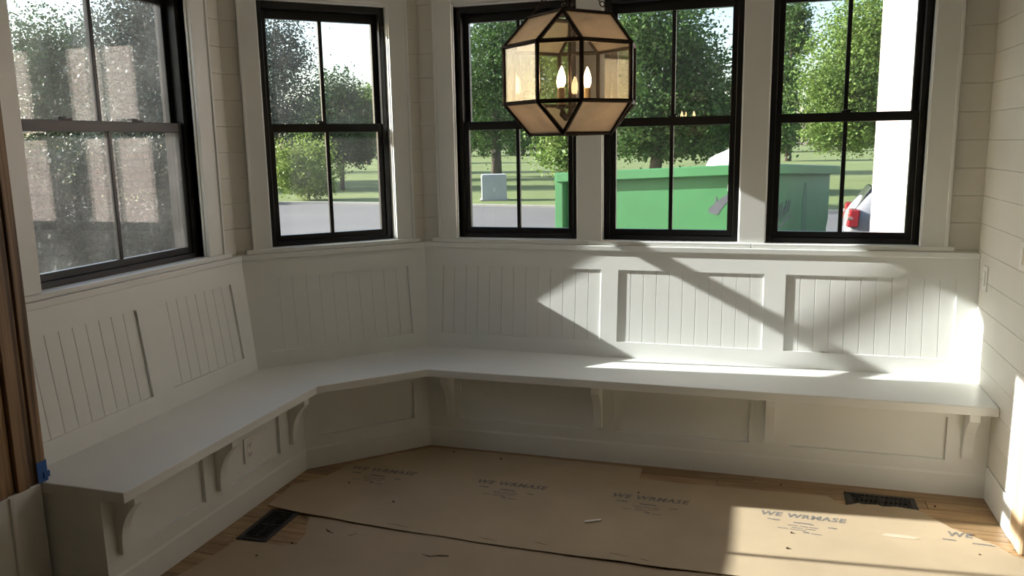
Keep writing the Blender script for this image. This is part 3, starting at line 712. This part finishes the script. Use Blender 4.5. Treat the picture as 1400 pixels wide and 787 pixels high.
# dumpster
dm = empty('dumpster', (.6, 6.5, G), 'green open-top roll-off dumpster parked outside the windows', 'dumpster')
inv = Matrix.Translation(-Vector(dm.location))
cA = Vector((-.66, 6.0)); cB = Vector((1.82, 5.2)); ux = (cB - cA).normalized(); uy = Vector((-ux.y, ux.x)); Ld = 3.5
cC = cB + uy * Ld; cD = cA + uy * Ld
zt = {'A': 1.215, 'B': 1.335, 'C': 1.20, 'D': 1.15}
def dpt(a, b, z): v = cA + ux * a + uy * b; return (v.x, v.y, z)
wid = (cB - cA).length
def zt_(a, b): return (zt['A'] * (1 - a / wid) + zt['B'] * a / wid) * (1 - b / Ld) + (zt['D'] * (1 - a / wid) + zt['C'] * a / wid) * (b / Ld)
def dwall(mb, a0, b0, a1, b1, na, nb, t, zlo, zhi_off0=0, zhi_off1=None, inset=0):
    q = [(a0, b0), (a1, b1), (a1 + na * t, b1 + nb * t), (a0 + na * t, b0 + nb * t)]
    zo = zhi_off0
    mb.hexa([dpt(a, b, zlo) for a, b in q] + [dpt(a, b, zt_(a, b) + zo) for a, b in q])
def DB_(mb, nm, mt, bevel=.01):
    o = mb.build(nm, mt, dm, bevel=bevel); o.matrix_parent_inverse = inv; return o
m = MB(); dwall(m, .08, .06, wid - .08, .06, 0, 1, .05, G + .25); front = DB_(m, 'front_wall', GREEN)
# long right side: tapers in at the lower far end
m = MB(); P_ = []
for t_ in (0, .05):
    for (b, z) in ((.06, G + .25), (Ld - .45, G + .25), (Ld - .06, G + 1.0), (Ld - .06, None), (.06, None)):
        a = wid - .06 - t_; P_.append(dpt(a, b, zt_(a, b) if z is None else z))
m.add(P_, [(4, 3, 2, 1, 0), (5, 6, 7, 8, 9)] + [(i, (i + 1) % 5, 5 + (i + 1) % 5, 5 + i) for i in range(5)]); side = DB_(m, 'side_wall', GREEN)
m = MB(); dwall(m, .06, .06, .06, Ld - .06, 1, 0, .05, G + .25); DB_(m, 'side_wall', GREEN)
m = MB(); dwall(m, .08, Ld - .06, wid - .08, Ld - .06, 0, -1, .05, G + .7); DB_(m, 'rear_wall', GREEN)
m = MB(); m.hexa([dpt(a, b, G + .22) for a, b in ((.05, .05), (wid - .05, .05), (wid - .05, Ld - .4), (.05, Ld - .4))] + [dpt(a, b, G + .30) for a, b in ((.05, .05), (wid - .05, .05), (wid - .05, Ld - .4), (.05, Ld - .4))]); DB_(m, 'floor_plate', GREEN)
m = MB()   # top rail, a square tube round the rim
ring = [(0, 0), (wid, 0), (wid, Ld), (0, Ld)]
for i in range(4):
    (a0, b0), (a1, b1) = ring[i], ring[(i + 1) % 4]
    p0 = Vector(dpt(a0, b0, zt_(a0, b0) - .06)); p1 = Vector(dpt(a1, b1, zt_(a1, b1) - .06)); m.bar(p0, p1, .13, .12)
DB_(m, 'top_rail', GREEN, .012)
for a in (.02, wid - .02):
    m = MB(); p0 = dpt(a, .03, G + .2); p1 = dpt(a, .03, zt_(a, 0) - .02); m.bar(p0, p1, .12, .12, upref=(ux.x, ux.y, 0)); DB_(m, 'corner_post', GREEN)
m = MB(); p = dpt(-.04, -.06, .35); m.box(p[0] - .10, p[0] + .06, p[1] - .06, p[1] + .06, .28, .50); m.box(p[0] - .20, p[0] - .10, p[1] - .03, p[1] + .03, .36, .42); m.box(p[0] - .16, p[0] - .10, p[1] - .02, p[1] + .02, .18, .36); DB_(m, 'hinge', GREEN, .01)
m = MB(); m.bar(dpt(.3, .0, G + .35), dpt(wid - .3, .0, G + .35), .1, .12); DB_(m, 'bumper_bar', GREEN)
FADED = mat('faded_green', (.05, .13, .065), .6, .15, 6)
m = MB()
for (b0, z0, b1, z1) in ((2.02, .30, 2.26, .62), (2.04, .62, 2.25, .88), (2.10, .88, 2.22, 1.02)):
    m.hexa([dpt(wid - .0605, b0, z0), dpt(wid - .0605, b1, z0), dpt(wid - .057, b1, z0), dpt(wid - .057, b0, z0), dpt(wid - .0605, b0 + .02, z1), dpt(wid - .0605, b1, z1), dpt(wid - .057, b1, z1), dpt(wid - .057, b0 + .02, z1)])
DB_(m, 'faded_patch', FADED, 0)
# painted black swoosh logo and worn spots on the front, worn lettering on the side
def decal(mb, pts, b=-.0, face='front'):
    if face == 'front': V0 = [dpt(a, .056, z) for a, z in pts]; V1 = [dpt(a, .062, z) for a, z in pts]
    else: V0 = [dpt(wid - .056, a, z) for a, z in pts]; V1 = [dpt(wid - .062, a, z) for a, z in pts]
    mb.loft([V0, V1])
m = MB()
decal(m, [(2.01, .80), (2.04, .83), (2.10, .885), (2.16, .93), (2.26, 1.0), (2.34, 1.04), (2.46, 1.06), (2.46, .97), (2.34, .95), (2.26, .92), (2.17, .81), (2.13, .74), (2.08, .75), (2.03, .765)])
decal(m, [(2.095, .89), (2.10, .96), (2.112, .95), (2.118, .90)])
DB_(m, 'logo', LOGO, 0)
m = MB(); decal(m, [(2.24, 1.02), (2.34, 1.05), (2.34, 1.11), (2.24, 1.10)]); DB_(m, 'sticker', PLASTW, 0)
m = MB(); decal(m, [(.52, .98), (.60, .93), (.66, 1.0), (.60, 1.03)]); decal(m, [(.62, .84), (.64, .74), (.67, .80)]); decal(m, [(.95, .40), (.97, .30), (.99, .38)]); DB_(m, 'worn_patch', RUST, 0)['kind'] = 'stuff'
m = MB()
rl = random.Random(4)
for k in range(13):      # worn, no longer legible slanted lettering
    b0 = .38 + k * .085; z0 = .42 + k * .022; hgt = rl.uniform(.12, .26)
    decal(m, [(b0, z0), (b0 + .03, z0 + .01), (b0 + .11, z0 + hgt), (b0 + .075, z0 + hgt)], face='side')
    if k % 2: decal(m, [(b0 + .02, z0 + hgt * .45), (b0 + .11, z0 + hgt * .5), (b0 + .115, z0 + hgt * .66), (b0 + .03, z0 + hgt * .6)], face='side')
DB_(m, 'lettering', LOGO, 0)['kind'] = 'stuff'
m = MB(); decal(m, [(.35, .33), (1.5, .62), (1.52, .67), (.36, .38)], face='side'); DB_(m, 'worn_patch', RUST, 0)['kind'] = 'stuff'
# heap under white plastic inside the dumpster
bm = bmesh.new(); bmesh.ops.create_icosphere(bm, subdivisions=4, radius=1)
for v in bm.verts:
    n_ = math.sin(v.co.x * 5 + 1) * math.sin(v.co.y * 6) * .06 + math.sin(v.co.z * 9 + v.co.x * 7) * .03
    v.co *= 1 + n_; v.co.x *= .62; v.co.y *= .60; v.co.z = v.co.z * .62
me = bpy.data.meshes.new('plastic_heap'); bm.to_mesh(me); bm.free(); me.materials.append(PLASTW); me.polygons.foreach_set('use_smooth', [True] * len(me.polygons))
o = bpy.data.objects.new('plastic_heap', me); link(o); hp = dpt(1.78, 1.9, .88); o.location = hp; tag(o, 'rounded white plastic-wrapped heap rising above the dumpster rim', 'heap')

# silver car, seen from its rear corner
car = empty('parked_car', (3.22, 9.75, G), 'silver car with a red tail light parked beyond the dumpster', 'car', rz=-.05)
def cring(x, prof): return [(x, y, z) for y, z in prof]
def section(x, hw, zlow, zbelt, zroof, hwr):
    return [(x, -hw * .92, zlow), (x, -hw, zlow + .18), (x, -hw, zbelt - .15), (x, -hw * .97, zbelt), (x, -hwr, zroof - .07), (x, -hwr + .10, zroof), (x, hwr - .10, zroof), (x, hwr, zroof - .07), (x, hw * .97, zbelt), (x, hw, zbelt - .15), (x, hw, zlow + .18), (x, hw * .92, zlow)]
secs = [(-.02, .80, .36, .78, .80, .78), (.05, .86, .28, .92, .96, .80), (.20, .885, .25, .97, 1.15, .70), (.42, .895, .24, .98, 1.40, .66), (.80, .90, .22, .98, 1.46, .66), (2.2, .90, .22, .97, 1.47, .67), (2.9, .90, .22, .96, 1.36, .66), (3.5, .89, .22, .94, .98, .80), (4.2, .86, .24, .84, .88, .78), (4.5, .78, .30, .66, .70, .70)]
m = MB(); rings = []
for (x, hw, zl, zb_, zr_, hr) in secs: rings.append(section(x, hw, zl, zb_, zr_, hr))
for r in rings:
    for i_p, p in enumerate(r): r[i_p] = (p[0], p[1] + .95, p[2])
m.loft(rings); o = m.build('body', CARP, car, smooth=True); sb = o.modifiers.new('sub', 'SUBSURF'); sb.levels = 1; sb.render_levels = 2
m = MB()
m.add([(.14, .25, .985), (.14, 1.65, .985), (.395, 1.50, 1.335), (.395, .40, 1.335), (.10, .25, .985), (.10, 1.65, .985), (.345, 1.50, 1.345), (.345, .40, 1.345)], [(0, 1, 2, 3), (7, 6, 5, 4), (0, 4, 5, 1), (1, 5, 6, 2), (2, 6, 7, 3), (3, 7, 4, 0)]); m.build('rear_window', CARG, car)
for nm, xs_ in (('side_window', (.66, 1.42)), ('side_window', (1.50, 2.55))):
    x0, x1 = xs_
    for yb, yt in ((.05, .268), (1.85, 1.632)):
        s_ = -1 if yb < 1 else 1; m = MB()
        m.hexa([(x0, yb - .03 * s_, 1.0), (x1, yb - .03 * s_, 1.0), (x1, yb + .01 * s_, 1.0), (x0, yb + .01 * s_, 1.0), (x0 + .05, yt - .03 * s_, 1.36), (x1 - .08, yt - .03 * s_, 1.36), (x1 - .08, yt + .01 * s_, 1.36), (x0 + .05, yt + .01 * s_, 1.36)])
        m.build(nm, CARG, car)
for yy_ in (.10, 1.80):
    s_ = -1 if yy_ < 1 else 1
    t_ = empty('x') if False else None
    m = MB(); y0_, y1_ = (.035, .27) if s_ < 0 else (1.63, 1.865)
    m.hexa([(-.0, y0_ + .02, .72), (.16, y0_ - .0, .72), (.16, y1_, .72), (-.02, y1_, .72), (.03, y0_ + .02, 1.0), (.18, y0_, 1.0), (.18, y1_, 1.01), (.02, y1_, 1.01)])
    tl_ = m.build('tail_light', TAIL, car, bevel=.02, seg=2)
    m = MB(); m.box(-.012, .10, y0_ + .012, y1_ - .03, .84, .89); m.build('reverse_lens', TAILW, tl_, bevel=.008)
m = MB(); m.box(-.09, .12, .12, 1.78, .36, .58); m.build('rear_bumper', CARP, car, bevel=.05, seg=3)
for x in (.85, 3.55):
    for yy_ in (.16, 1.74):
        m = MB(); m.loft([[(x + r * math.cos(t), yy_ + d_, .33 + r * math.sin(t)) for t in [2 * PI * q / 24 for q in range(24)]] for r, d_ in ((.26, -.11), (.33, -.09), (.33, .09), (.26, .11))]); wl = m.build('wheel', TIRE, car)
        m = MB(); s_ = -1 if yy_ < 1 else 1; m.loft([[(x + r * math.cos(t), yy_ + d_ * s_, .33 + r * math.sin(t)) for t in [2 * PI * q / 16 for q in range(16)]] for r, d_ in ((.2, .1), (.2, .125), (.06, .118))]); m.build('rim', RIM, wl)
m = MB(); m.tube([(.7, .33, 1.46), (.8, .33, 1.50), (2.1, .33, 1.51), (2.2, .33, 1.47)], .018, 6); m.tube([(.7, 1.57, 1.46), (.8, 1.57, 1.50), (2.1, 1.57, 1.51), (2.2, 1.57, 1.47)], .018, 6); m.build('roof_rail', TIRE, car)

# ------------------------------------------------------------------ trees
VR = np.array([math.cos(yaw), math.sin(yaw)])     # lateral direction used only to give crowns a sensible depth
def foliage(name, blobs, n, size, mt, parent, droop=.0, clump=.30, seed=0):
    rng = np.random.default_rng(seed)
    ws = np.array([b[3] * b[4] for b in blobs]); ws = ws / ws.sum()
    per = 36
    nc = max(6, n // per)
    pick = rng.choice(len(blobs), nc, p=ws)
    B = np.array(blobs)[pick]
    u = rng.normal(size=(nc, 3)); u /= np.linalg.norm(u, axis=1)[:, None]
    rad = rng.random(nc) ** .45
    R = np.stack([B[:, 3], (B[:, 3] + B[:, 4]) / 2, B[:, 4]], 1)
    cen = B[:, :3] + u * rad[:, None] * R
    sig = clump * np.minimum(B[:, 3], B[:, 4])
    pos = (cen[:, None, :] + rng.normal(size=(nc, per, 3)) * sig[:, None, None] * np.array([1, 1, .62])).reshape(-1, 3)
    N = len(pos)
    a = rng.normal(size=(N, 3)); a[:, 2] = a[:, 2] * .6 - droop; a /= np.linalg.norm(a, axis=1)[:, None]
    b = np.cross(a, rng.normal(size=(N, 3))); b /= np.linalg.norm(b, axis=1)[:, None]
    s = size * (.6 + .8 * rng.random(N))[:, None]
    v = np.empty((N, 4, 3)); v[:, 0] = pos - a * s * .5; v[:, 1] = pos + b * s * .33; v[:, 2] = pos + a * s * .5; v[:, 3] = pos - b * s * .33
    me = bpy.data.meshes.new(name); me.vertices.add(N * 4); me.loops.add(N * 4); me.polygons.add(N)
    me.vertices.foreach_set('co', v.reshape(-1)); me.loops.foreach_set('vertex_index', np.arange(N * 4, dtype=np.int32))
    me.polygons.foreach_set('loop_start', np.arange(0, N * 4, 4, dtype=np.int32)); me.update(calc_edges=True); me.validate()
    me.materials.append(mt)
    o = bpy.data.objects.new(name, me); link(o, parent); o['kind'] = 'stuff'; return o
def tree(name, loc, blobs, mt, n, size, label, trunk=.25, group=None, droop=0., clump=.30, seed=1, cat='tree', multi=False, grow=1.0):
    T = empty(name, (loc[0], loc[1], G + .02), label, cat, group)
    blobs = [(b[0], b[1], b[2], b[3] * grow, b[4] * grow) for b in blobs]
    foliage('foliage', blobs, n, size, mt, T, droop, clump, seed)
    rng = random.Random(seed); m = MB()
    top = max(b[2] for b in blobs); cx = sum(b[0] for b in blobs) / len(blobs); cy = sum(b[1] for b in blobs) / len(blobs)
    pts = [(0, 0, -.1), (.02, 0, top * .15), (cx * .25, cy * .25, top * .4), (cx * .6, cy * .6, top * .7), (cx * .9, cy * .9, top * .95)]
    m.tube(pts, [trunk * 1.25, trunk, trunk * .8, trunk * .5, trunk * .15], 9); m.build('trunk', BARK, T, smooth=True)
    for b in blobs:
        if b[2] < 1.2 and not multi: continue
        z0 = max(.25 * top, min(b[2] - b[4] * .9, top * .75)); k = z0 / top; s0 = Vector((cx * k * .7, cy * k * .7, z0)); e = Vector((b[0], b[1], b[2] + b[4] * .3))
        mid_ = (s0 + e) / 2 + Vector((rng.uniform(-.2, .2), rng.uniform(-.2, .2), .15))
        bm_ = MB(); bm_.tube([s0, mid_, e], [trunk * .45, trunk * .28, trunk * .07], 6); bm_.build('branch', BARK, T, smooth=True)
    return T
TREES = [
 ('broadleaf_tree', (-38.55, 34.34), [(0.02,0.99,7.78,2.08,2.38),(-1.37,0.29,6.32,1.95,2.59),(1.14,0.90,5.42,1.73,2.38),(-0.22,0.01,2.89,2.59,2.16)], LF_DARK, 15000, .17, 'dark round-headed tree framed in the leftmost window', .28, 0.),
 ('pine_tree', (-28.44, 31.04), [(-0.42,1.12,9.04,1.51,2.27),(-1.26,0.52,7.19,1.70,2.08),(0.24,0.70,5.68,1.89,2.27),(-0.57,-0.03,3.09,2.08,2.08)], LF_PINE, 15000, .17, 'tall blue-green pine at the right side of the leftmost window', .24, 0.),
 ('broadleaf_tree', (-53.15, 53.25), [(-0.50,0.89,8.13,2.21,3.15),(1.10,0.91,5.62,2.52,3.15),(-1.23,-0.26,3.18,3.15,2.52)], LF_DARK, 9000, .24, 'distant dark tree between the two trees of the leftmost window', .28, 0.),
 ('pine_tree', (-26.88, 40.00), [(-0.24,1.20,9.11,1.44,1.58),(0.68,1.15,7.32,1.35,1.35),(-0.59,0.65,6.68,1.35,1.80),(0.34,0.60,4.89,1.89,1.58),(-0.25,0.13,3.35,1.58,1.35)], LF_PINE, 9000, .15, 'open feathery pine on the left of the diagonal window', .22, 0.),
 ('broadleaf_tree', (-29.13, 52.05), [(-0.13,0.63,5.75,1.56,1.79),(-0.99,0.11,4.39,1.68,1.56),(0.88,0.68,4.35,1.40,1.56)], LF_DARK, 9000, .18, 'rounded grey-green tree in the middle of the diagonal window', .22, 0.),
 ('broadleaf_tree', (-39.94, 78.47), [(-0.22,0.67,6.12,1.30,2.03),(0.47,0.51,4.11,1.46,2.03),(-0.66,0.02,3.33,1.13,1.30)], LF_LIGHT, 6000, .26, 'pale green distant tree at the right of the diagonal window', .22, 0.),
 ('broadleaf_tree', (-18.03, 32.07), [(0.34,0.14,2.33,1.01,0.94),(-0.52,-0.16,2.17,1.01,0.72),(0.87,0.23,1.97,0.58,0.58)], LF_DARK, 6000, .13, 'low dark tree behind the yellow-green bush', .12, 0.),
 ('broadleaf_tree', (-14.45, 45.89), [(-0.62,1.18,9.38,2.11,2.34),(0.82,1.15,6.82,2.58,2.58),(-1.40,0.35,6.17,2.11,2.11),(0.47,0.49,3.83,2.81,1.78),(-1.06,-0.17,2.84,1.40,1.03),(1.61,1.94,9.80,1.87,2.81)], LF_MID, 18000, .17, 'large tree with a dark trunk behind the utility box', .30, 0.),
 ('broadleaf_tree', (-3.79, 21.54), [(-0.34,-0.10,2.03,0.75,0.89),(0.17,0.35,3.64,1.05,1.40),(-0.11,0.56,5.25,0.94,1.17)], LF_LIGHT, 9000, .12, 'bright leafy tree just left of the dumpster', .12, .4),
 ('broadleaf_tree', (-2.32, 29.41), [(-1.00,0.46,6.05,1.43,1.78),(-0.90,-0.00,3.42,1.34,1.63),(0.71,0.98,6.02,1.34,1.78),(1.61,0.98,4.54,1.13,1.63),(0.67,0.42,3.10,1.78,1.34),(1.97,0.71,2.49,1.34,1.04),(0.14,0.07,2.08,1.78,0.65),(2.51,1.03,3.36,0.59,1.19)], LF_MID, 22000, .14, 'big dense tree filling the window behind the green dumpster', .26, .2),
 ('broadleaf_tree', (4.19, 75.94), [(-0.14,2.06,12.76,1.35,2.03),(0.45,1.86,10.75,1.08,1.22),(-0.40,0.99,7.45,1.08,2.70),(-0.58,0.13,3.13,1.35,1.89)], LF_MID, 8000, .26, 'tall slim distant tree at the left of the rightmost window', .25, 0.),
 ('broadleaf_tree', (7.45, 39.61), [(-0.41,0.93,7.39,1.80,1.98),(-1.38,0.31,5.64,1.87,1.98),(-2.20,-0.17,4.41,1.37,1.62),(0.06,0.41,3.84,1.62,1.62),(-1.44,-0.27,2.63,1.62,1.08),(-2.64,-0.70,2.29,1.01,0.72)], LF_LIGHT, 22000, .14, 'large light green tree with a dark trunk in the rightmost window', .26, .2),
]
for i, (nm, loc, bl, mt, n, sz, lab, tr, dr) in enumerate(TREES):
    tree(nm, loc, bl, mt, int(n * 1.9), sz * 1.1, lab, tr, None, dr, seed=i + 3, grow={9: 1.08, 11: 1.15}.get(i, 1.22))
tree('bush', (-15.89, 25.30), [(-0.20,-0.18,1.54,0.95,1.25),(0.65,0.05,1.35,0.71,1.13),(-0.62,-0.38,1.17,0.65,1.01),(0.05,-0.26,0.72,1.13,0.65)], LF_YEL, 9000, .11, 'sunlit yellow-green bush by the street in the diagonal window', .05, None, .2, seed=31, cat='bush', multi=True)
tree('bush', (-18.3, 23.0), [(0.0,-0.1,0.62,0.62,0.55)], LF_MID, 2500, .10, 'small low green bush at the left foot of the yellow-green bush', .04, None, 0, seed=32, cat='bush')
# dark hedge closing the view beyond the leftmost window
hb = [(.50 * k, .22 * math.sin(k * 2.1), .9 + .2 * math.sin(k * 1.3), .55, .95) for k in range(8)] + [(.2 + .55 * k, .10, 1.75 + .2 * math.sin(k * 1.7 + 1), .5, .55) for k in range(7)] + [(.2 + .5 * k, .35, .55, .5, .6) for k in range(7)]
hd = tree('hedge', (-9.5, 4.55), [(b[0] * .80, b[0] * .60 + b[1], b[2], b[3], b[4]) for b in hb], LF_HEDGE, 60000, .07, 'tall dark hedge across the lower sash of the leftmost window', .05, None, 0, seed=90, cat='hedge')
# tree line beyond the lawn
def treeline(protoT, spots):
    for (x, y, sc, rz) in spots:
        T = protoT.copy(); link(T); T.location = (x, y, G + .3); T.scale = (sc * .72, sc * .72, sc); T.rotation_euler = (0, 0, rz)
        for ch in protoT.children:
            d = ch.copy(); link(d, T)
far = tree('distant_tree', (-70, 118), [(0, 0, 6.0, 5.0, 4.0), (-3.2, .5, 4.0, 3.6, 3.2), (3.3, -.4, 4.4, 3.8, 3.4), (0, 0, 1.6, 5.5, 1.8)], LF_DARK, 7000, .5, 'distant dark tree in the tree line beyond the lawn', .4, 'tree line beyond the lawn', 0, seed=50)
rg = random.Random(5); spots = []
x = -62
while x < 22:
    spots.append((x, 118 + rg.uniform(-4, 10) + (12 if x > -5 else 0), rg.uniform(.75, 1.25), rg.uniform(0, 6.28))); x += rg.uniform(8.5, 10)
treeline(far, spots)
